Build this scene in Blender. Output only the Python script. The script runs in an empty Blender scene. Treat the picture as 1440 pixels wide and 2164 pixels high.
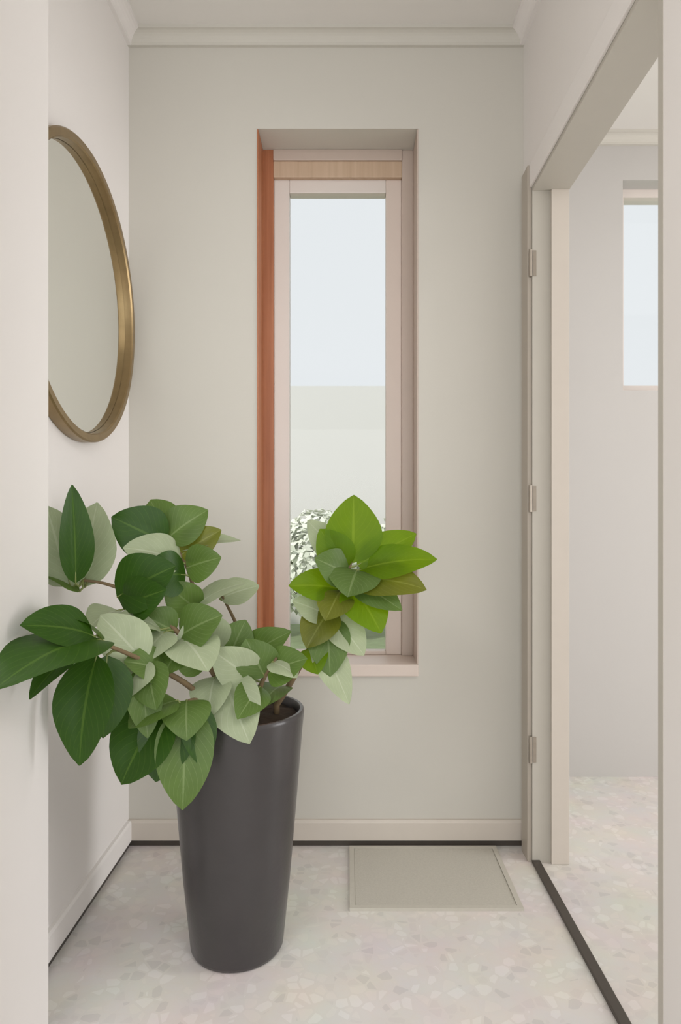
import bpy, bmesh, math, random
from mathutils import Vector, Matrix
random.seed(7)
C = bpy.context.scene
COL = C.collection

# ------------------------------------------------------------------ camera
F, PX, PY, CAMZ = 1443.0, 737.0, 1097.0, 1.08          # focal length in px of the 1440x2164 frame, vanishing point
cam = bpy.data.cameras.new('camera'); camo = bpy.data.objects.new('camera', cam); COL.objects.link(camo)
camo.location = (0, 0, CAMZ); camo.rotation_euler = (math.pi/2, 0, 0)
cam.sensor_fit = 'VERTICAL'; cam.sensor_height = 36.0; cam.lens = F/2164*36.0
cam.shift_x = -(PX-720)/2164; cam.shift_y = (PY-1082)/2164
cam.clip_start = 0.02
C.camera = camo

# ------------------------------------------------------------------ sky, sun, added fill lamps, exposure
w = bpy.data.worlds.new('world'); C.world = w; w.use_nodes = True
bg = w.node_tree.nodes['Background']; bg.inputs[0].default_value = (0.95, 0.975, 1.0, 1); bg.inputs[1].default_value = 0.89
sun = bpy.data.lights.new('sun', 'SUN'); sun.energy = 1.8; sun.angle = math.radians(4); sun.color = (1.0, .95, .88)
suno = bpy.data.objects.new('sun', sun); COL.objects.link(suno)
suno.rotation_euler = (math.radians(42), 0, math.radians(-40))      # from behind the house, over its roof
def area(name, loc, rot, sx, sy, power, col=(1, 1, 1)):
    l = bpy.data.lights.new(name, 'AREA'); l.shape = 'RECTANGLE'; l.size = sx; l.size_y = sy; l.energy = power; l.color = col
    o = bpy.data.objects.new(name, l); COL.objects.link(o); o.location = loc; o.rotation_euler = rot
    return o
R = math.radians
area('rear_fill_light', (0.6, -2.9, 1.1), (R(90), 0, 0), 4.4, 2.0, 59, (.985, .99, 1.0))  # added fill behind the camera, standing in for windows
area('side_room_fill_light', (2.3, 1.6, 2.62), (0, 0, 0), 1.8, 1.6, 9, (.99, .99, 1.0))  # added fill overhead in the side room
area('side_end_fill_light', (3.9, 1.15, 1.2), (0, R(90), 0), 1.9, 0.9, 50, (.985, .99, 1.0))  # added fill before the side room's solid end wall, out of view
area('overhead_fill_light', (.98, -.60, 2.67), (0, 0, 0), .75, 1.1, 21.5, (.99, .99, 1.0))  # one of two added fills overhead, out of view
area('overhead_fill_light', (-.98, -.60, 2.67), (0, 0, 0), .75, 1.1, 21.5, (.99, .99, 1.0))  # second added overhead fill
C.view_settings.view_transform = 'Standard'; C.view_settings.look = 'None'
C.view_settings.gamma = 1; C.view_settings.use_curve_mapping = False
C.view_settings.exposure = 0.0

# ------------------------------------------------------------------ helpers
def s2l(c):
    c /= 255.0
    return c/12.92 if c <= .04045 else ((c+.055)/1.055)**2.4
def col(r, g, b, k=1.0):
    return (min(s2l(r)*k, .95), min(s2l(g)*k, .95), min(s2l(b)*k, .95), 1)
def at(x, y, Y):                                   # a point of the place from its pixel and its distance (as measured with an 1800 px lens)
    Y = Y*F/1800
    return Vector(((x-PX)*Y/F, Y, CAMZ-(y-PY)*Y/F))

def mat(name, c, rough=.6, metal=0.0, noise=0.0, scale=8.0, bump=0.0, bscale=200.0, spec=.5, c2=None, coat=0.0):
    m = bpy.data.materials.new(name); m.use_nodes = True
    nt = m.node_tree; b = nt.nodes['Principled BSDF']
    b.inputs['Base Color'].default_value = c; b.inputs['Roughness'].default_value = rough; b.inputs['Metallic'].default_value = metal
    b.inputs['Specular IOR Level'].default_value = spec; b.inputs['Coat Weight'].default_value = coat
    tc = nt.nodes.new('ShaderNodeTexCoord')
    if noise or c2:
        n = nt.nodes.new('ShaderNodeTexNoise'); n.inputs['Scale'].default_value = scale; n.inputs['Detail'].default_value = 4
        nt.links.new(tc.outputs['Object'], n.inputs['Vector'])
        mx = nt.nodes.new('ShaderNodeMix'); mx.data_type = 'RGBA'
        d = c2 or tuple(v*(1-noise) for v in c[:3])+(1,)
        mx.inputs[6].default_value = c; mx.inputs[7].default_value = d
        nt.links.new(n.outputs['Fac'], mx.inputs[0]); nt.links.new(mx.outputs[2], b.inputs['Base Color'])
    if bump:
        n2 = nt.nodes.new('ShaderNodeTexNoise'); n2.inputs['Scale'].default_value = bscale
        nt.links.new(tc.outputs['Object'], n2.inputs['Vector'])
        bp = nt.nodes.new('ShaderNodeBump'); bp.inputs['Strength'].default_value = bump; bp.inputs['Distance'].default_value = .001
        nt.links.new(n2.outputs['Fac'], bp.inputs['Height']); nt.links.new(bp.outputs[0], b.inputs['Normal'])
    return m

def wood(name, c, c2, rough=.45):
    m = bpy.data.materials.new(name); m.use_nodes = True
    nt = m.node_tree; b = nt.nodes['Principled BSDF']; b.inputs['Roughness'].default_value = rough
    tc = nt.nodes.new('ShaderNodeTexCoord'); mp = nt.nodes.new('ShaderNodeMapping'); mp.inputs['Scale'].default_value = (60, 60, 2.2)
    n = nt.nodes.new('ShaderNodeTexNoise'); n.inputs['Scale'].default_value = 1.0; n.inputs['Detail'].default_value = 6
    rp = nt.nodes.new('ShaderNodeValToRGB'); rp.color_ramp.elements[0].position = .3; rp.color_ramp.elements[1].position = .7
    rp.color_ramp.elements[0].color = c2; rp.color_ramp.elements[1].color = c
    nt.links.new(tc.outputs['Object'], mp.inputs[0]); nt.links.new(mp.outputs[0], n.inputs['Vector'])
    nt.links.new(n.outputs['Fac'], rp.inputs[0]); nt.links.new(rp.outputs[0], b.inputs['Base Color'])
    return m

def leafmat(name, c, c2, trans=.25, rough=.32, tcol=None):
    m = bpy.data.materials.new(name); m.use_nodes = True
    nt = m.node_tree; b = nt.nodes['Principled BSDF']; out = nt.nodes['Material Output']
    b.inputs['Roughness'].default_value = rough; b.inputs['Specular IOR Level'].default_value = .32
    uv = nt.nodes.new('ShaderNodeUVMap'); sp = nt.nodes.new('ShaderNodeSeparateXYZ'); nt.links.new(uv.outputs[0], sp.inputs[0])
    # u across (-1..1 stored 0..1), v along: midrib and side veins
    ab = nt.nodes.new('ShaderNodeMath'); ab.operation = 'SUBTRACT'; ab.inputs[1].default_value = .5; nt.links.new(sp.outputs[0], ab.inputs[0])
    aa = nt.nodes.new('ShaderNodeMath'); aa.operation = 'ABSOLUTE'; nt.links.new(ab.outputs[0], aa.inputs[0])
    rib = nt.nodes.new('ShaderNodeMath'); rib.operation = 'LESS_THAN'; rib.inputs[1].default_value = .022; nt.links.new(aa.outputs[0], rib.inputs[0])
    k = nt.nodes.new('ShaderNodeMath'); k.operation = 'MULTIPLY_ADD'; k.inputs[1].default_value = -0.9; nt.links.new(aa.outputs[0], k.inputs[0]); nt.links.new(sp.outputs[1], k.inputs[2])
    k2 = nt.nodes.new('ShaderNodeMath'); k2.operation = 'MULTIPLY'; k2.inputs[1].default_value = 9.0; nt.links.new(k.outputs[0], k2.inputs[0])
    fr = nt.nodes.new('ShaderNodeMath'); fr.operation = 'FRACT'; nt.links.new(k2.outputs[0], fr.inputs[0])
    vn = nt.nodes.new('ShaderNodeMath'); vn.operation = 'LESS_THAN'; vn.inputs[1].default_value = .09; nt.links.new(fr.outputs[0], vn.inputs[0])
    vw = nt.nodes.new('ShaderNodeMath'); vw.operation = 'MULTIPLY'; vw.inputs[1].default_value = .5; nt.links.new(vn.outputs[0], vw.inputs[0])
    mxm = nt.nodes.new('ShaderNodeMath'); mxm.operation = 'MAXIMUM'; nt.links.new(vw.outputs[0], mxm.inputs[0]); nt.links.new(rib.outputs[0], mxm.inputs[1])
    fac = nt.nodes.new('ShaderNodeMath'); fac.operation = 'MULTIPLY'; fac.inputs[1].default_value = .55; nt.links.new(mxm.outputs[0], fac.inputs[0])
    tc = nt.nodes.new('ShaderNodeTexCoord'); n = nt.nodes.new('ShaderNodeTexNoise'); n.inputs['Scale'].default_value = 25; nt.links.new(tc.outputs['Object'], n.inputs['Vector'])
    m1 = nt.nodes.new('ShaderNodeMix'); m1.data_type = 'RGBA'; m1.inputs[6].default_value = c; m1.inputs[7].default_value = tuple(v*.7 for v in c[:3])+(1,)
    nt.links.new(n.outputs['Fac'], m1.inputs[0])
    m2 = nt.nodes.new('ShaderNodeMix'); m2.data_type = 'RGBA'; m2.inputs[7].default_value = c2
    nt.links.new(fac.outputs[0], m2.inputs[0]); nt.links.new(m1.outputs[2], m2.inputs[6]); nt.links.new(m2.outputs[2], b.inputs['Base Color'])
    bp = nt.nodes.new('ShaderNodeBump'); bp.inputs['Strength'].default_value = .35; bp.inputs['Distance'].default_value = .002; bp.invert = True
    nt.links.new(mxm.outputs[0], bp.inputs['Height']); nt.links.new(bp.outputs[0], b.inputs['Normal'])
    tr = nt.nodes.new('ShaderNodeBsdfTranslucent'); tr.inputs[0].default_value = tcol or c2
    ms = nt.nodes.new('ShaderNodeMixShader'); ms.inputs[0].default_value = trans
    nt.links.new(b.outputs[0], ms.inputs[1]); nt.links.new(tr.outputs[0], ms.inputs[2]); nt.links.new(ms.outputs[0], out.inputs[0])
    return m

def glass(name):
    m = bpy.data.materials.new(name); m.use_nodes = True
    nt = m.node_tree; out = nt.nodes['Material Output']; nt.nodes.remove(nt.nodes['Principled BSDF'])
    t = nt.nodes.new('ShaderNodeBsdfTransparent'); t.inputs[0].default_value = (.97, .98, .98, 1)
    g = nt.nodes.new('ShaderNodeBsdfGlossy'); g.inputs['Roughness'].default_value = .02
    x = nt.nodes.new('ShaderNodeMixShader'); x.inputs[0].default_value = .01
    nt.links.new(t.outputs[0], x.inputs[1]); nt.links.new(g.outputs[0], x.inputs[2]); nt.links.new(x.outputs[0], out.inputs[0])
    return m

def box(bm, x0, x1, y0, y1, z0, z1):
    vs = [bm.verts.new(p) for p in ((x0,y0,z0),(x1,y0,z0),(x1,y1,z0),(x0,y1,z0),(x0,y0,z1),(x1,y0,z1),(x1,y1,z1),(x0,y1,z1))]
    for f in ((0,3,2,1),(4,5,6,7),(0,1,5,4),(1,2,6,5),(2,3,7,6),(3,0,4,7)):
        bm.faces.new([vs[i] for i in f])
def obj(name, bm, m, parent=None, loc=None, smooth=False, bevel=0):
    if bevel:
        bmesh.ops.bevel(bm, geom=bm.edges[:], offset=bevel, segments=2, affect='EDGES', profile=.6)
    me = bpy.data.meshes.new(name); bm.normal_update(); bm.to_mesh(me); bm.free()
    me.materials.append(m)
    if smooth:
        for p in me.polygons: p.use_smooth = True
    o = bpy.data.objects.new(name, me); COL.objects.link(o)
    if loc is not None: o.location = loc
    if parent: o.parent = parent
    return o
def boxes(name, m, bs, parent=None, bevel=0, origin=(0, 0, 0)):
    bm = bmesh.new()
    for b in bs:
        box(bm, b[0]-origin[0], b[1]-origin[0], b[2]-origin[1], b[3]-origin[1], b[4]-origin[2], b[5]-origin[2])
    return obj(name, bm, m, parent, Vector(origin) if any(origin) else None, bevel=bevel)
def empty(name, loc):
    o = bpy.data.objects.new(name, None); COL.objects.link(o); o.location = loc; o.empty_display_size = .1
    return o
def tag(o, label, cat, group=None):
    o['label'] = label; o['category'] = cat
    if group: o['group'] = group
    return o
def struct(o): o['kind'] = 'structure'; return o
def prism(bm, prof, axis, a, b):                  # extrude a 2-D profile along x or y; prof gives (other horizontal, z)
    def p(q, t): return (t, q[0], q[1]) if axis == 'x' else (q[0], t, q[1])
    A = [bm.verts.new(p(q, a)) for q in prof]; B = [bm.verts.new(p(q, b)) for q in prof]
    n = len(prof)
    for i in range(n): bm.faces.new((A[i], A[(i+1) % n], B[(i+1) % n], B[i]))
    bm.faces.new(A[::-1]); bm.faces.new(B)
    bmesh.ops.recalc_face_normals(bm, faces=bm.faces)
def lathe(bm, prof, n=64):
    rings = []
    for r, z in prof:
        rings.append([bm.verts.new((r*math.cos(2*math.pi*i/n), r*math.sin(2*math.pi*i/n), z)) for i in range(n)] if r > 1e-6 else [bm.verts.new((0, 0, z))])
    for a, b in zip(rings, rings[1:]):
        for i in range(n):
            j = (i+1) % n
            if len(a) == 1 and len(b) == 1: continue
            if len(a) == 1: bm.faces.new((a[0], b[j], b[i]))
            elif len(b) == 1: bm.faces.new((a[i], a[j], b[0]))
            else: bm.faces.new((a[i], a[j], b[j], b[i]))
    bmesh.ops.recalc_face_normals(bm, faces=bm.faces)
def tube(bm, pts, radii, n=8):
    prev = None; up = Vector((0.3, 1, 0.2)).normalized(); first = last = None
    for i, p in enumerate(pts):
        t = (pts[min(i+1, len(pts)-1)]-pts[max(i-1, 0)]).normalized()
        a = t.cross(up).normalized(); b = t.cross(a)
        ring = [bm.verts.new(p+(a*math.cos(2*math.pi*k/n)+b*math.sin(2*math.pi*k/n))*radii[i]) for k in range(n)]
        if prev:
            for k in range(n): bm.faces.new((prev[k], prev[(k+1) % n], ring[(k+1) % n], ring[k]))
        else: first = ring
        prev = ring; last = ring
    bm.faces.new(first[::-1]); bm.faces.new(last)
    bmesh.ops.recalc_face_normals(bm, faces=bm.faces)
def smooth_path(pts, n=6):                         # Catmull-Rom
    P = [pts[0]*2-pts[1]]+pts+[pts[-1]*2-pts[-2]]; out = []
    for i in range(1, len(P)-2):
        for k in range(n):
            t = k/n
            out.append(.5*((2*P[i])+(P[i+1]-P[i-1])*t+(2*P[i-1]-5*P[i]+4*P[i+1]-P[i+2])*t*t+(3*P[i]-P[i-1]-3*P[i+1]+P[i+2])*t**3))
    out.append(pts[-1]); return out

# ------------------------------------------------------------------ materials
M = {}
M['wall'] = mat('warm_white_paint', (.86, .825, .80, 1), .7, noise=.03, scale=3, bump=.08, bscale=350)
M['sage'] = mat('shaded_wall_paint', (.635, .61, .55, 1), .7, noise=.03, scale=3, bump=.08, bscale=350)  # backlit shade of the far wall put into a darker paint
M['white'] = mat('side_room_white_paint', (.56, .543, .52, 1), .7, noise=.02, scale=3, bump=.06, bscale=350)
M['ceil'] = mat('ceiling_paint', (.80, .775, .735, 1), .8, noise=.02, scale=4)
M['trim'] = mat('putty_trim_paint', (.66, .60, .53, 1), .45, noise=.04, scale=20)
M['arch'] = mat('shaded_architrave_paint', (.47, .42, .355, 1), .45, noise=.05, scale=20)  # far leg's shade put into a darker copy of the surround's paint
M['lining'] = mat('shaded_lining_paint', (.52, .49, .43, 1), .45, noise=.04, scale=20)  # shading on jamb and soffit put into the lining's colour
M['gap'] = mat('bronze_and_shadow_strip', (.07, .058, .046, 1), .45, noise=.2, scale=40)  # bronze at the threshold; under skirtings the shade is painted in
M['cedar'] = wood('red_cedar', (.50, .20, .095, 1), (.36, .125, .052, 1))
M['tan'] = wood('light_washed_timber', (.62, .46, .33, 1), (.52, .37, .25, 1))  # head rail: light wash over cedar put into the colour
M['pink'] = mat('pinkish_sill_lit_sash', (.74, .63, .56, 1), .4, noise=.04, scale=15)  # sill colour; on right stile and lower rail, light painted in
M['taupe'] = mat('light_washed_frame', (.55, .45, .385, 1), .4, noise=.04, scale=15)  # cedar made taupe, glare at right and head put into it
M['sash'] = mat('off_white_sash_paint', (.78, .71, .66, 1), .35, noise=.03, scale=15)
M['glass'] = glass('clear_glass')
M['brass'] = mat('aged_brass', (.36, .255, .125, 1), .34, metal=.75, noise=.35, scale=30, bump=.1, bscale=120)
M['mirror'] = mat('mirror_silver', (.86, .87, .84, 1), .02, metal=1.0)
M['pot'] = mat('charcoal_glaze', (.050, .045, .045, 1), .28, noise=.25, scale=14, bump=.25, bscale=90, spec=.5)
M['soil'] = mat('potting_soil', (.055, .03, .014, 1), .95, noise=.6, scale=60, bump=1.0, bscale=110)
M['bark'] = mat('brown_bark', (.22, .15, .075, 1), .8, noise=.5, scale=45, bump=.6, bscale=120)
M['petiole'] = mat('green_petiole', (.22, .26, .075, 1), .5, noise=.25, scale=40)
M['steel'] = mat('hinge_nickel', (.42, .37, .31, 1), .4, metal=.6, noise=.2, scale=60)
M['dark'] = leafmat('dark_green_leaf', (.026, .078, .003, 1), (.09, .17, .02, 1), .16, .42, (.06, .20, .003, 1))
M['mid'] = leafmat('mid_green_leaf', (.12, .195, .045, 1), (.26, .34, .14, 1), .25, .42, (.17, .33, .03, 1))
M['sheen'] = leafmat('sheen_pale_leaf', (.43, .49, .31, 1), (.56, .60, .44, 1), .20, .42, (.42, .55, .28, 1))  # pale reflections of glossy leaves put into the base colour
M['young'] = leafmat('young_lime_leaf', (.15, .27, .003, 1), (.30, .42, .03, 1), .50, .46, (.30, .52, .005, 1))
M['olive'] = leafmat('olive_leaf', (.16, .18, .022, 1), (.30, .33, .08, 1), .35, .34, (.34, .36, .03, 1))

def floor_material():
    m = bpy.data.materials.new('terrazzo'); m.use_nodes = True
    nt = m.node_tree; b = nt.nodes['Principled BSDF']; b.inputs['Roughness'].default_value = .38
    b.inputs['Specular IOR Level'].default_value = .35
    tc = nt.nodes.new('ShaderNodeTexCoord')
    v = nt.nodes.new('ShaderNodeTexVoronoi'); v.inputs['Scale'].default_value = 34; v.inputs['Randomness'].default_value = 1
    v2 = nt.nodes.new('ShaderNodeTexVoronoi'); v2.feature = 'DISTANCE_TO_EDGE'; v2.inputs['Scale'].default_value = 34
    nt.links.new(tc.outputs['Object'], v.inputs['Vector']); nt.links.new(tc.outputs['Object'], v2.inputs['Vector'])
    sp = nt.nodes.new('ShaderNodeSeparateColor'); nt.links.new(v.outputs['Color'], sp.inputs[0])
    rp = nt.nodes.new('ShaderNodeValToRGB'); rp.color_ramp.interpolation = 'CONSTANT'
    e = rp.color_ramp.elements; e[0].position = 0; e[0].color = (.78, .745, .705, 1); e[1].position = .35; e[1].color = (.84, .805, .765, 1)
    for p, c in ((.6, (.75, .71, .67, 1)), (.75, (.81, .765, .715, 1)), (.9, (.70, .665, .63, 1))):
        k = e.new(p); k.color = c
    nt.links.new(sp.outputs[0], rp.inputs[0])
    lt = nt.nodes.new('ShaderNodeMath'); lt.operation = 'LESS_THAN'; lt.inputs[1].default_value = .09; nt.links.new(v2.outputs['Distance'], lt.inputs[0])
    mx = nt.nodes.new('ShaderNodeMix'); mx.data_type = 'RGBA'; mx.inputs[7].default_value = (.78, .74, .695, 1)
    nt.links.new(lt.outputs[0], mx.inputs[0]); nt.links.new(rp.outputs[0], mx.inputs[6])
    n = nt.nodes.new('ShaderNodeTexNoise'); n.inputs['Scale'].default_value = 6; n.inputs['Detail'].default_value = 5
    nt.links.new(tc.outputs['Object'], n.inputs['Vector'])
    m2 = nt.nodes.new('ShaderNodeMix'); m2.data_type = 'RGBA'; m2.blend_type = 'MULTIPLY'; m2.inputs[0].default_value = .2
    nt.links.new(mx.outputs[2], m2.inputs[6]); nt.links.new(n.outputs['Color'], m2.inputs[7])
    nt.links.new(mx.outputs[2], m2.inputs[6]); nt.links.new(m2.outputs[2], b.inputs['Base Color'])
    return m
M['floor'] = floor_material()

# ------------------------------------------------------------------ the setting
D = 2.265                    # far wall of the hall
XL, XR, XR2 = -0.73, 0.58, 0.69
H = 2.69
SB = 2.862                   # far wall of the side room
DY0, DY1, DH = 1.256, 2.164, 2.13     # doorway in the right wall
NX, NY0, NY1 = -.629, 1.22, 1.43      # wall end at the left, nearest the camera
def fx(px, Y): return (px-PX)*Y/F
def fz(py, Y): return CAMZ-(py-PY)*Y/F
struct(boxes('floor', M['floor'], [(-2.6, 4.1, -3.0, 3.07, -.12, 0)]))
struct(boxes('ceiling', M['ceil'], [(-2.8, 4.3, -3.0, 3.07, H, H+.2)]))

# hall far wall with the tall window opening
WX0, WX1, WZ0, WZ1 = -0.303, 0.231, 0.560, 2.375
WB = D+.21
struct(boxes('wall_back', M['sage'], [(XL-.1, WX0, D, WB, 0, H), (WX1, XR, D, WB, 0, H), (WX0, WX1, D, WB, 0, WZ0), (WX0, WX1, D, WB, WZ1, H)]))
struct(boxes('wall_left', M['wall'], [(XL-.1, XL, NY1, D, 0, H)]))
struct(boxes('wall_front_left', M['wall'], [(-2.6, NX, NY0, NY1, 0, H)]))
struct(boxes('wall_right', M['wall'], [(XR, XR2, DY1, SB, 0, H), (XR, XR2, DY0, DY1, DH, H), (XR, XR2, 0.5, DY0, 0, H)]))
struct(boxes('wall_front_right', M['wall'], [(XR2, 4.0, 0.5, 0.62, 0, H)]))
struct(boxes('wall_far_left', M['wall'], [(-2.7, -2.6, -3.0, NY1, 0, H)]))
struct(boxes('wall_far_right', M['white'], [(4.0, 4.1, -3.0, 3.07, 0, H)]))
# side room far wall with its high window
SX0, SX1, SZ0, SZ1 = 1.150, 2.30, 1.62, 2.50
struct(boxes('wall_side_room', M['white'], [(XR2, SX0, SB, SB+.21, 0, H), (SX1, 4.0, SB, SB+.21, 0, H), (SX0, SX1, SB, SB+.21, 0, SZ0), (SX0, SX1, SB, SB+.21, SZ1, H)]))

# skirting; the recessed strip beneath has the gap's shade in its colour
def skirting(n, side, prof_m, axis, a, b, face, sgn):
    t = bmesh.new(); z0 = .020
    prof = [(face, z0), (face+sgn*.014, z0), (face+sgn*.014, .078), (face+sgn*.010, .086), (face, .086)]
    prism(t, prof, axis, a, b)
    o = struct(obj('baseboard_'+side, t, prof_m))
    g = bmesh.new()
    if axis == 'x': box(g, a, b, min(face, face+sgn*.007), max(face, face+sgn*.007), 0, z0)
    else: box(g, min(face, face+sgn*.007), max(face, face+sgn*.007), a, b, 0, z0)
    obj('shadow_strip', g, M['gap'], o)
skirting(1, 'back', M['trim'], 'x', XL, XR, D, -1)
skirting(2, 'left', M['wall'], 'y', NY1, D-.014, XL, 1)

# coved cornice
def cornice(n, axis, a, b, face, sgn, m):
    t = bmesh.new(); s = .046
    prof = [(face, H-s), (face+sgn*.012, H-s)]
    for k in range(7):
        th = math.pi/2*k/6
        prof.append((face+sgn*(s-(s-.012)*math.cos(th)), H-s+(s-.012)*math.sin(th)))
    prof += [(face+sgn*s, H), (face, H)]
    prism(t, prof, axis, a, b)
    struct(obj('trim_%d' % n, t, M[m], smooth=False))
cornice(1, 'x', XL, XR, D, -1, 'sage')
cornice(2, 'y', NY1, D-.012, XL, 1, 'wall')
cornice(3, 'y', 0.62, D-.012, XR, -1, 'wall')
cornice(4, 'x', XR2, 4.0, SB, -1, 'sage')

# tall window: timber frame with light wash put in its colours, painted sash, pane
FY = D+.13; FB = D+.205          # frame front and back
fx0, fx1 = fx(578, FY), fx(850, FY); gx0, gx1 = fx(612, FY+.02), fx(816, FY+.02)
hz1, hz2, gz1, gz0 = fz(340, FY), fz(374, FY), fz(408, FY+.02), fz(1376, FY+.02)
org = (WX0, FY, WZ0)
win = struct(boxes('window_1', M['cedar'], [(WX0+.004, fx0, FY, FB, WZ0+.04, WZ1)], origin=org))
win['label'] = 'tall narrow window with red cedar side post'
def wpart(n, m, b, lab=None, parent=win, bev=.003):
    o = boxes(n, m, [tuple(b[i]-org[i//2] for i in range(6))], parent, bevel=bev)
    if lab: o['label'] = lab
    return o
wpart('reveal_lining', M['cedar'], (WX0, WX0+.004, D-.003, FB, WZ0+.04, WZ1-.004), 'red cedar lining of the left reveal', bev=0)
wpart('reveal_lining', M['taupe'], (WX1-.004, WX1, D-.003, FB, WZ0+.04, WZ1-.004), 'right reveal lining, taupe from light painted into the cedar', bev=0)
wpart('frame_post', M['taupe'], (fx1, WX1-.004, FY, FB, WZ0+.04, WZ1), 'right frame post, taupe from light painted into the cedar')
wpart('frame_head', M['taupe'], (fx0, fx1, FY-.006, FB, hz1, WZ1), 'upper head board, taupe from light painted into the cedar')
wpart('frame_head', M['tan'], (fx0, fx1, FY+.002, FB, hz2, hz1), 'timber head rail, tan from light painted into it')
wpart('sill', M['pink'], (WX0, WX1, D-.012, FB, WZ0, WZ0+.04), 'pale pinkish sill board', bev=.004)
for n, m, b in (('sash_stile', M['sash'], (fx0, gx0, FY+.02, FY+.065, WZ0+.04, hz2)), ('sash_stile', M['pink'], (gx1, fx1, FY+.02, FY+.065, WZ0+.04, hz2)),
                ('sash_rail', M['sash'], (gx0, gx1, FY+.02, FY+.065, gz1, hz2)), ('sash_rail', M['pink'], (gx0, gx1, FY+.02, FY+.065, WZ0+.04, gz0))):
    wpart(n, m, b)
wpart('pane', M['glass'], (gx0, gx1, FY+.04, FY+.046, gz0, gz1), bev=0)

# side room's high window
sw = struct(boxes('window_2', M['sash'], [(SX0, SX0+.035, SB+.08, SB+.15, SZ0, SZ1), (SX1-.035, SX1, SB+.08, SB+.15, SZ0, SZ1),
                                        (SX0+.035, SX1-.035, SB+.08, SB+.15, SZ0, SZ0+.035), (SX0+.035, SX1-.035, SB+.08, SB+.15, SZ1-.035, SZ1)]))
boxes('pane', M['glass'], [(SX0+.035, SX1-.035, SB+.112, SB+.118, SZ0+.035, SZ1-.035)], sw)

# doorway to the side room: lining, architrave, stop, hinges, threshold
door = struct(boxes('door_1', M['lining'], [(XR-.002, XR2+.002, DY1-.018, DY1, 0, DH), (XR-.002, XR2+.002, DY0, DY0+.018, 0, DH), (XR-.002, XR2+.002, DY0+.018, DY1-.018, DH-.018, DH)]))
boxes('architrave', M['arch'], [(XR-.016, XR-.002, DY1-.012, DY1+.062, 0, DH+.065)], door, bevel=.002)['label'] = 'far leg of the door surround, shade painted into its colour'
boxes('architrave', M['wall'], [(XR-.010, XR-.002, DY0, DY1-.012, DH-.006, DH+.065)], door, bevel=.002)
boxes('door_stop', M['trim'], [(XR+.055, XR2+.001, DY1-.030, DY1-.018, 0, DH-.018)], door, bevel=.002)
boxes('threshold_strip', M['gap'], [(XR-.004, XR+.022, DY0+.018, DY1-.018, 0, .009)], door, bevel=.002)
for yy in (561, 1054, 1580):
    zc = fz(yy, DY1)
    h = boxes('hinge', M['steel'], [(XR+.000, XR+.010, DY1-.0205, DY1-.018, zc-.04, zc+.04)], door)
    b2 = bmesh.new(); tube(b2, [Vector((XR-.008, DY1-.0195, zc+t)) for t in (-.042, -.014, .014, .042)], [.0055]*4, 10)
    obj('knuckle', b2, M['steel'], h)

# ------------------------------------------------------------------ outside
def garden():
    lawn = mat('lawn', (.34, .42, .24, 1), .9, noise=.35, scale=12)
    struct(boxes('ground', lawn, [(-14, 14, 3.07, 30, -.3, -.15)]))
    pale = mat('pale_render', (.84, .82, .80, 1), .85, noise=.03, scale=2)
    struct(boxes('wall_garden', pale, [(-9, 9, 8, 8.25, -.15, 2.64)]))
    fol = mat('overexposed_shrub_leaf', (.88, .91, .79, 1), .7, noise=.08, scale=4)  # near-white leaves, overexposure put into their colour
    proto = None
    spots = [(-1.35, 6.95, .84), (-.30, 7.0, .88), (.72, 6.95, .94), (1.78, 7.0, .86)]
    lab = ['pale green rounded shrub outside, leftmost of the row before the garden wall', 'pale green rounded shrub seen through the left half of the tall window',
           'tallest pale green shrub, seen at the right edge of the tall window', 'pale green rounded shrub outside, rightmost of the garden row']
    for i, (x, y, s) in enumerate(spots):
        if proto is None:
            proto = empty('garden_shrub', (x, y, -.15)); r = random.Random(3)
            bm = bmesh.new()
            for k in range(2600):
                d = Vector((r.gauss(0, 1), r.gauss(0, 1), r.gauss(0, 1))).normalized()
                rad = .36+.10*r.random()
                c = Vector((d.x*rad, d.y*rad, .86+d.z*rad*1.45))
                t = Vector((r.gauss(0, 1), r.gauss(0, 1), r.gauss(0, 1)+.5)).normalized(); n = (d+t*.6).normalized()
                sx = n.cross(t).normalized()*.03; ly = n.cross(sx).normalized()*.055
                v = [bm.verts.new(c-ly), bm.verts.new(c+sx), bm.verts.new(c+ly), bm.verts.new(c-sx)]
                bm.faces.new(v)
            f = obj('foliage', bm, fol, proto); f['kind'] = 'stuff'
            b2 = bmesh.new(); tube(b2, [Vector((0, 0, 0)), Vector((.02, 0, .4)), Vector((0, .02, .9))], [.03, .025, .015], 8)
            obj('stem', b2, M['bark'], proto); o = proto
        else:
            o = proto.copy(); COL.objects.link(o)
            for ch in list(proto.children):
                c = ch.copy(); COL.objects.link(c); c.parent = o
            o.location = (x, y, -.15)
        o.scale = (1, 1, s); o.rotation_euler = (0, 0, i*1.3)
        tag(o, lab[i], 'shrub', 'shrubs in front of the garden wall')
garden()

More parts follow.
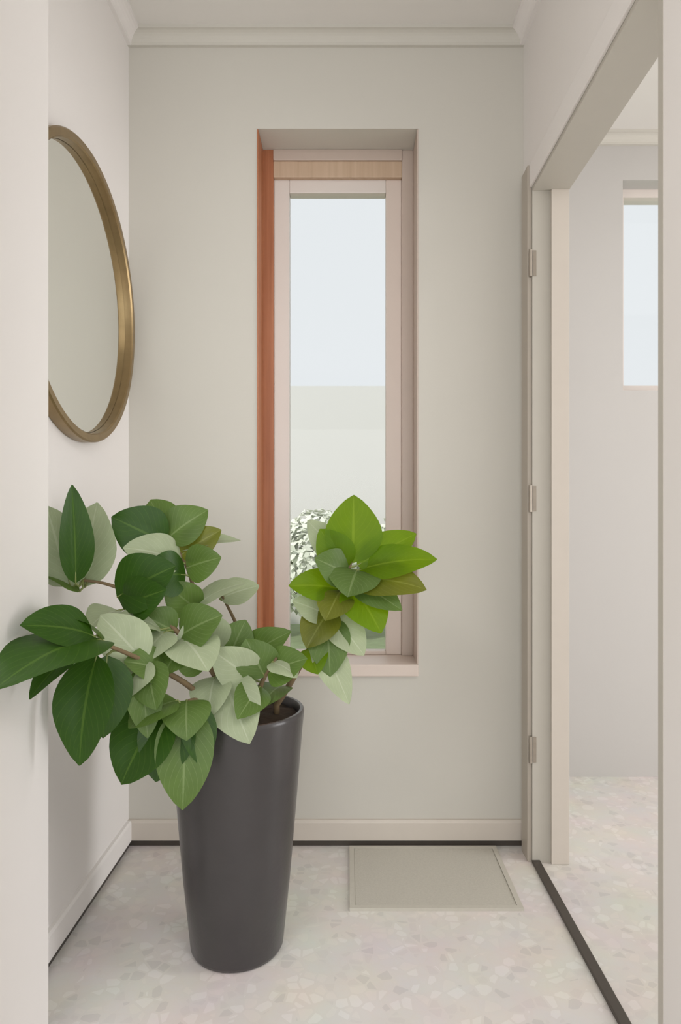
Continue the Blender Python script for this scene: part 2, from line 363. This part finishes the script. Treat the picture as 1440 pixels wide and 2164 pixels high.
# ------------------------------------------------------------------ round mirror on the left wall
mr = empty('round_mirror', (XL, 1.832, 1.682))
tag(mr, 'large round mirror with an aged brass frame on the left wall', 'mirror')
bm = bmesh.new(); Rm = .394
prof = [(Rm-.026, 0), (Rm-.002, 0), (Rm, .004), (Rm, .030), (Rm-.004, .034), (Rm-.020, .034), (Rm-.024, .030), (Rm-.026, .018), (Rm-.026, 0)]
lathe(bm, prof, 96); bmesh.ops.rotate(bm, verts=bm.verts, matrix=Matrix.Rotation(math.pi/2, 3, 'Y'))
obj('frame', bm, M['brass'], mr, smooth=False)
for p in mr.children[0].data.polygons: p.use_smooth = True
mr.children[0].modifiers.new('split', 'EDGE_SPLIT').split_angle = R(35)
bm = bmesh.new(); lathe(bm, [(0, .004), (Rm-.027, .004), (Rm-.027, .010), (0, .010)], 96)
bmesh.ops.rotate(bm, verts=bm.verts, matrix=Matrix.Rotation(math.pi/2, 3, 'Y'))
obj('mirror_glass', bm, M['mirror'], mr)

# ------------------------------------------------------------------ doormat
mt = empty('doormat', (.243, 2.06, 0))
tag(mt, 'thin grey-beige doormat on the floor under the tall window', 'doormat')
matm = mat('woven_greige', (.57, .54, .47, 1), .95, noise=.2, scale=160, bump=.6, bscale=300)
boxes('mat_body', matm, [(-.225, .225, -.165, .165, 0, .007)], mt, bevel=.002)
boxes('binding', mat('greige_binding', (.56, .53, .46, 1), .9, noise=.1, scale=90), [(-.240, -.225, -.18, .18, 0, .009), (.225, .240, -.18, .18, 0, .009), (-.225, .225, -.18, -.165, 0, .009), (-.225, .225, .165, .18, 0, .009)], mt)

# ------------------------------------------------------------------ potted plant
PXc, PYc, RZ = -.282, 1.731, .600
plant = empty('potted_plant', (PXc, PYc, 0))
tag(plant, 'broad-leaved green plant in a tall tapered charcoal planter', 'plant')
P0 = Vector((PXc, PYc, 0))
bm = bmesh.new()
lathe(bm, [(0, .0), (.104, .0), (.112, .004), (.116, .012), (.134, .18), (.151, .38), (.164, .54), (.169, .590), (.169, .597), (.166, .601), (.159, .601), (.156, .597), (.153, .56), (.0, .56)], 72)
o = obj('planter', bm, M['pot'], plant, smooth=True); o.modifiers.new('split', 'EDGE_SPLIT').split_angle = R(40)
bm = bmesh.new(); rr = random.Random(2)
rings = [(0, .585), (.05, .588), (.10, .584), (.152, .578), (.152, .562), (0, .562)]
lathe(bm, rings, 40)
for v in bm.verts:
    if v.co.z > .57: v.co.z += rr.uniform(-.004, .006)
obj('soil', bm, M['soil'], plant, smooth=True)['label'] = 'dark brown soil'

STEMS = [
    [(478, 1505, 2.10), (450, 1420, 2.06), (375, 1335, 2.02), (295, 1265, 2.02), (228, 1235, 2.02), (165, 1225, 2.00)],
    [(452, 1510, 2.06), (400, 1450, 1.99), (310, 1400, 1.90), (230, 1365, 1.77), (195, 1358, 1.72)],
    [(585, 1490, 2.16), (628, 1420, 2.17), (680, 1320, 2.20), (728, 1230, 2.22), (748, 1170, 2.22)],
    [(505, 1500, 2.13), (480, 1410, 2.14), (425, 1290, 2.12), (392, 1190, 2.12), (350, 1130, 2.12)],
    [(535, 1505, 2.10), (555, 1440, 2.06), (585, 1390, 2.03)],
    [(440, 1512, 2.04), (415, 1480, 1.97), (380, 1490, 1.90)],
    [(520, 1500, 2.16), (530, 1400, 2.20), (500, 1320, 2.24), (470, 1260, 2.26)],
]
SP = []
for s in STEMS:
    pts = smooth_path([at(*p)-P0 for p in s], 6)
    pts = [Vector((pts[0].x, pts[0].y, .57))]+pts if pts[0].z > .575 else pts
    n = len(pts)
    rad = [.0085-.0055*i/(n-1) for i in range(n)]
    bm = bmesh.new(); tube(bm, pts, rad, 8)
    obj('stem', bm, M['bark'], plant, smooth=True)
    SP += pts

def leaf(b, t, wpx, m, face=(0, -.75, .65), arch=.12, fold=.22, wave=.03, shape=.82):
    B, T = at(*b), at(*t)
    L = (T-B).length; wd = wpx*((b[2]+t[2])/2)/F/2
    d = (T-B).normalized(); f = Vector(face).normalized()
    f = (f-d*f.dot(d))
    f = f.normalized() if f.length > .05 else d.orthogonal().normalized()
    ctrl = (T-B)*.45+f*arch*L*2
    NV, NU = 14, 6
    bm = bmesh.new(); uvl = bm.loops.layers.uv.new('UVMap'); grid = []
    ph = random.random()*6
    for i in range(NV+1):
        v = i/NV
        p = 2*v*(1-v)*ctrl+v*v*(T-B)
        tg = (2*(1-2*v)*ctrl+2*v*(T-B)).normalized()
        sd = tg.cross(f).normalized(); nn = sd.cross(tg).normalized()
        hw = wd*(math.sin(math.pi*min(1, v**shape))**.72 if 0 < v < 1 else 0)
        hw = max(hw, .0012)
        row = []
        for k in range(NU+1):
            u = k/NU*2-1
            lift = abs(u)*hw*fold - u*u*hw*.10 + wave*wd*u*u*math.sin(v*11+ph+(1.5 if u > 0 else 0))
            row.append((bm.verts.new(p+sd*u*hw+nn*lift), (k/NU, v)))
        grid.append(row)
    for i in range(NV):
        for k in range(NU):
            q = (grid[i][k], grid[i][k+1], grid[i+1][k+1], grid[i+1][k])
            fc = bm.faces.new([a[0] for a in q]); fc.smooth = True
            for lp, a in zip(fc.loops, q): lp[uvl].uv = a[1]
    o = obj('leaf', bm, M[m], plant, B-P0)
    # petiole: from the nearest stem point, bending into the leaf's base
    s = min(SP, key=lambda q: (q-(B-P0)).length + max(0, q.z-(B-P0).z)*1.5)
    a = s-(B-P0)
    if a.length > .004:
        md = a*.45-d*a.length*.18
        pts = [a, a*.75+md*.25, md, md*.4, Vector((0, 0, 0)), d*L*.12+f*arch*L*.25]
        pts = smooth_path(pts, 3); n = len(pts)
        bm = bmesh.new(); tube(bm, pts, [.0034-.0016*i/(n-1) for i in range(n)], 6)
        obj('petiole', bm, M['petiole'], o, smooth=True)
    return o

UP, CAMF, LF, RF = (0, -.35, .93), (0, -.97, .2), (-.55, -.75, .3), (.55, -.75, .3)
LV = [
    # left upright group
    ((160, 1232, 1.93), (152, 1024, 1.88), 58, 'dark', (.55, -.75, .15), .03, .5),
    ((150, 1240, 1.98), (98, 1068, 1.93), 105, 'sheen', (.2, -.95, .1), .03, .2),
    ((178, 1240, 2.03), (206, 1062, 2.06), 110, 'sheen', (-.2, -.95, .1), .03, .2),
    ((168, 1250, 2.0), (88, 1212, 1.95), 60, 'mid', UP, .08, .2),
    # upper middle group
    ((352, 1148, 2.12), (236, 1092, 2.08), 92, 'dark', CAMF, .06, .25),
    ((352, 1140, 2.13), (440, 1078, 2.15), 74, 'mid', (.1, -.9, .4), .08, .25),
    ((356, 1130, 2.14), (318, 1056, 2.18), 70, 'mid', CAMF, .05, .25),
    ((380, 1175, 2.12), (468, 1120, 2.13), 62, 'olive', (.1, -.9, .4), .06, .25),
    ((378, 1165, 2.13), (510, 1142, 2.2), 56, 'sheen', UP, .08, .25),
    ((385, 1190, 2.11), (260, 1158, 2.04), 78, 'sheen', (-.1, -.8, .6), .10, .25),
    ((395, 1200, 2.11), (468, 1178, 2.06), 66, 'mid', CAMF, .08, .25),
    ((392, 1215, 2.1), (300, 1212, 2.0), 80, 'dark', CAMF, .05, .25),
    ((248, 1262, 2.01), (372, 1196, 1.98), 104, 'dark', (.1, -.9, .4), .06, .3),
    ((262, 1280, 2.01), (352, 1246, 1.93), 78, 'dark', CAMF, .06, .25),
    ((415, 1280, 2.11), (520, 1232, 2.14), 64, 'sheen', UP, .08, .25),
    ((420, 1290, 2.12), (348, 1232, 2.06), 64, 'mid', CAMF, .06, .25),
    ((465, 1265, 2.26), (548, 1238, 2.3), 54, 'sheen', (.1, -.8, .6), .06, .25),
    # big dark leaf over the near wall corner, and its neighbours
    ((212, 1352, 1.72), (-14, 1458, 1.42), 164, 'dark', (-.1, -.6, .8), .08, .18),
    ((200, 1345, 1.72), (42, 1322, 1.57), 92, 'dark', (-.1, -.8, .55), .08, .25),
    ((215, 1352, 1.80), (90, 1288, 1.66), 72, 'mid', UP, .08, .25),
    ((175, 1370, 1.72), (62, 1478, 1.58), 60, 'dark', (-.3, -.8, .4), .08, .25),
    ((205, 1385, 1.75), (168, 1618, 1.70), 112, 'dark', (-.2, -.95, .15), .06, .28),
    ((226, 1385, 1.80), (218, 1560, 1.78), 86, 'dark', (.5, -.8, .2), .05, .3),
    ((250, 1290, 2.0), (188, 1326, 1.93), 80, 'sheen', UP, .10, .25),
    # middle mass
    ((305, 1400, 1.89), (212, 1300, 1.90), 86, 'sheen', (-.1, -.7, .7), .08, .25),
    ((310, 1395, 1.90), (255, 1480, 1.83), 84, 'sheen', UP, .10, .22),
    ((315, 1400, 1.90), (330, 1500, 1.82), 70, 'mid', CAMF, .08, .25),
    ((340, 1330, 2.0), (250, 1300, 1.94), 76, 'sheen', UP, .08, .25),
    ((350, 1335, 2.0), (300, 1400, 1.90), 80, 'sheen', UP, .08, .22),
    ((372, 1335, 2.02), (300, 1298, 2.0), 66, 'mid', CAMF, .06, .25),
    ((380, 1345, 2.02), (470, 1300, 2.0), 84, 'mid', (.1, -.8, .55), .08, .25),
    ((385, 1350, 2.01), (440, 1420, 1.9), 96, 'sheen', UP, .10, .22),
    ((395, 1360, 2.02), (345, 1430, 1.9), 84, 'mid', (-.1, -.7, .7), .10, .22),
    ((430, 1400, 2.04), (398, 1310, 2.02), 74, 'sheen', CAMF, .05, .25),
    ((440, 1400, 2.05), (365, 1365, 1.98), 70, 'mid', CAMF, .08, .25),
    ((350, 1420, 1.93), (262, 1398, 1.84), 72, 'mid', (-.1, -.8, .6), .08, .25),
    ((480, 1400, 2.13), (520, 1310, 2.16), 70, 'mid', CAMF, .05, .25),
    ((470, 1370, 2.12), (415, 1300, 2.10), 70, 'sheen', CAMF, .05, .25),
    # right side, over the planter's rim
    ((510, 1400, 2.18), (616, 1334, 2.12), 66, 'mid', (.1, -.8, .55), .08, .25),
    ((545, 1440, 2.06), (446, 1372, 2.0), 76, 'sheen', CAMF, .06, .25),
    ((565, 1425, 2.05), (650, 1392, 2.0), 72, 'mid', (.1, -.8, .6), .08, .25),
    ((560, 1430, 2.05), (520, 1350, 2.04), 78, 'mid', CAMF, .06, .25),
    ((575, 1400, 2.03), (628, 1432, 1.98), 58, 'sheen', UP, .10, .25),
    ((470, 1430, 2.06), (528, 1572, 1.93), 96, 'sheen', (.1, -.9, .4), .10, .25),
    ((455, 1430, 2.05), (440, 1520, 1.94), 72, 'sheen', (-.1, -.8, .6), .10, .25),
    ((550, 1450, 2.06), (502, 1520, 1.92), 62, 'mid', CAMF, .08, .25),
    ((600, 1450, 2.17), (548, 1500, 2.0), 60, 'mid', UP, .10, .25),
    # hanging lower leaves
    ((300, 1410, 1.88), (312, 1560, 1.82), 62, 'mid', (.3, -.9, .2), .05, .3),
    ((350, 1485, 1.90), (256, 1658, 1.84), 118, 'dark', (-.2, -.9, .3), .07, .25),
    ((372, 1492, 1.90), (330, 1652, 1.85), 96, 'dark', (.1, -.95, .2), .06, .28),
    ((392, 1492, 1.90), (386, 1712, 1.84), 98, 'mid', (.25, -.95, .1), .06, .3),
    ((405, 1485, 1.92), (428, 1620, 1.86), 66, 'dark', (.5, -.8, .2), .05, .3),
    ((375, 1480, 1.90), (272, 1540, 1.82), 84, 'mid', UP, .10, .25),
    ((395, 1480, 1.92), (395, 1565, 1.82), 84, 'mid', UP, .12, .25),
    # right cluster before the window
    ((745, 1190, 2.22), (748, 1046, 2.22), 98, 'young', (.1, -.98, .05), .03, .25),
    ((735, 1200, 2.22), (676, 1118, 2.20), 66, 'young', (-.2, -.95, .2), .05, .25),
    ((742, 1196, 2.23), (650, 1100, 2.27), 58, 'sheen', (-.1, -.95, .2), .05, .25),
    ((755, 1195, 2.22), (880, 1128, 2.26), 62, 'young', (.1, -.9, .3), .07, .25),
    ((758, 1205, 2.22), (924, 1182, 2.18), 68, 'young', (.05, -.8, .6), .08, .25),
    ((755, 1205, 2.21), (735, 1262, 2.12), 92, 'mid', (0, -.8, .6), .10, .25),
    ((745, 1225, 2.22), (902, 1246, 2.14), 74, 'olive', (.05, -.8, .6), .10, .25),
    ((748, 1230, 2.22), (850, 1290, 2.13), 56, 'mid', (.2, -.9, .3), .08, .25),
    ((742, 1235, 2.21), (806, 1338, 2.12), 84, 'young', (.3, -.9, .2), .06, .25),
    ((722, 1245, 2.21), (610, 1238, 2.15), 64, 'young', (-.1, -.85, .5), .08, .25),
    ((720, 1248, 2.2), (688, 1312, 2.10), 66, 'olive', (0, -.9, .4), .08, .25),
    ((700, 1285, 2.2), (648, 1370, 2.12), 70, 'olive', (-.2, -.9, .3), .06, .25),
    ((690, 1300, 2.2), (698, 1430, 2.12), 76, 'mid', (.1, -.95, .2), .06, .25),
    ((700, 1300, 2.2), (770, 1385, 2.15), 64, 'sheen', (.2, -.9, .3), .07, .25),
    ((668, 1345, 2.19), (738, 1488, 2.12), 60, 'sheen', (.3, -.9, .2), .08, .25),
    ((690, 1300, 2.2), (618, 1270, 2.16), 52, 'sheen', (-.1, -.85, .5), .08, .25),
    ((655, 1370, 2.18), (672, 1425, 2.10), 56, 'young', (0, -.9, .4), .08, .25),
    ((735, 1215, 2.22), (665, 1180, 2.15), 68, 'mid', (-.1, -.9, .4), .07, .25),
]
for e in LV: leaf(*e)
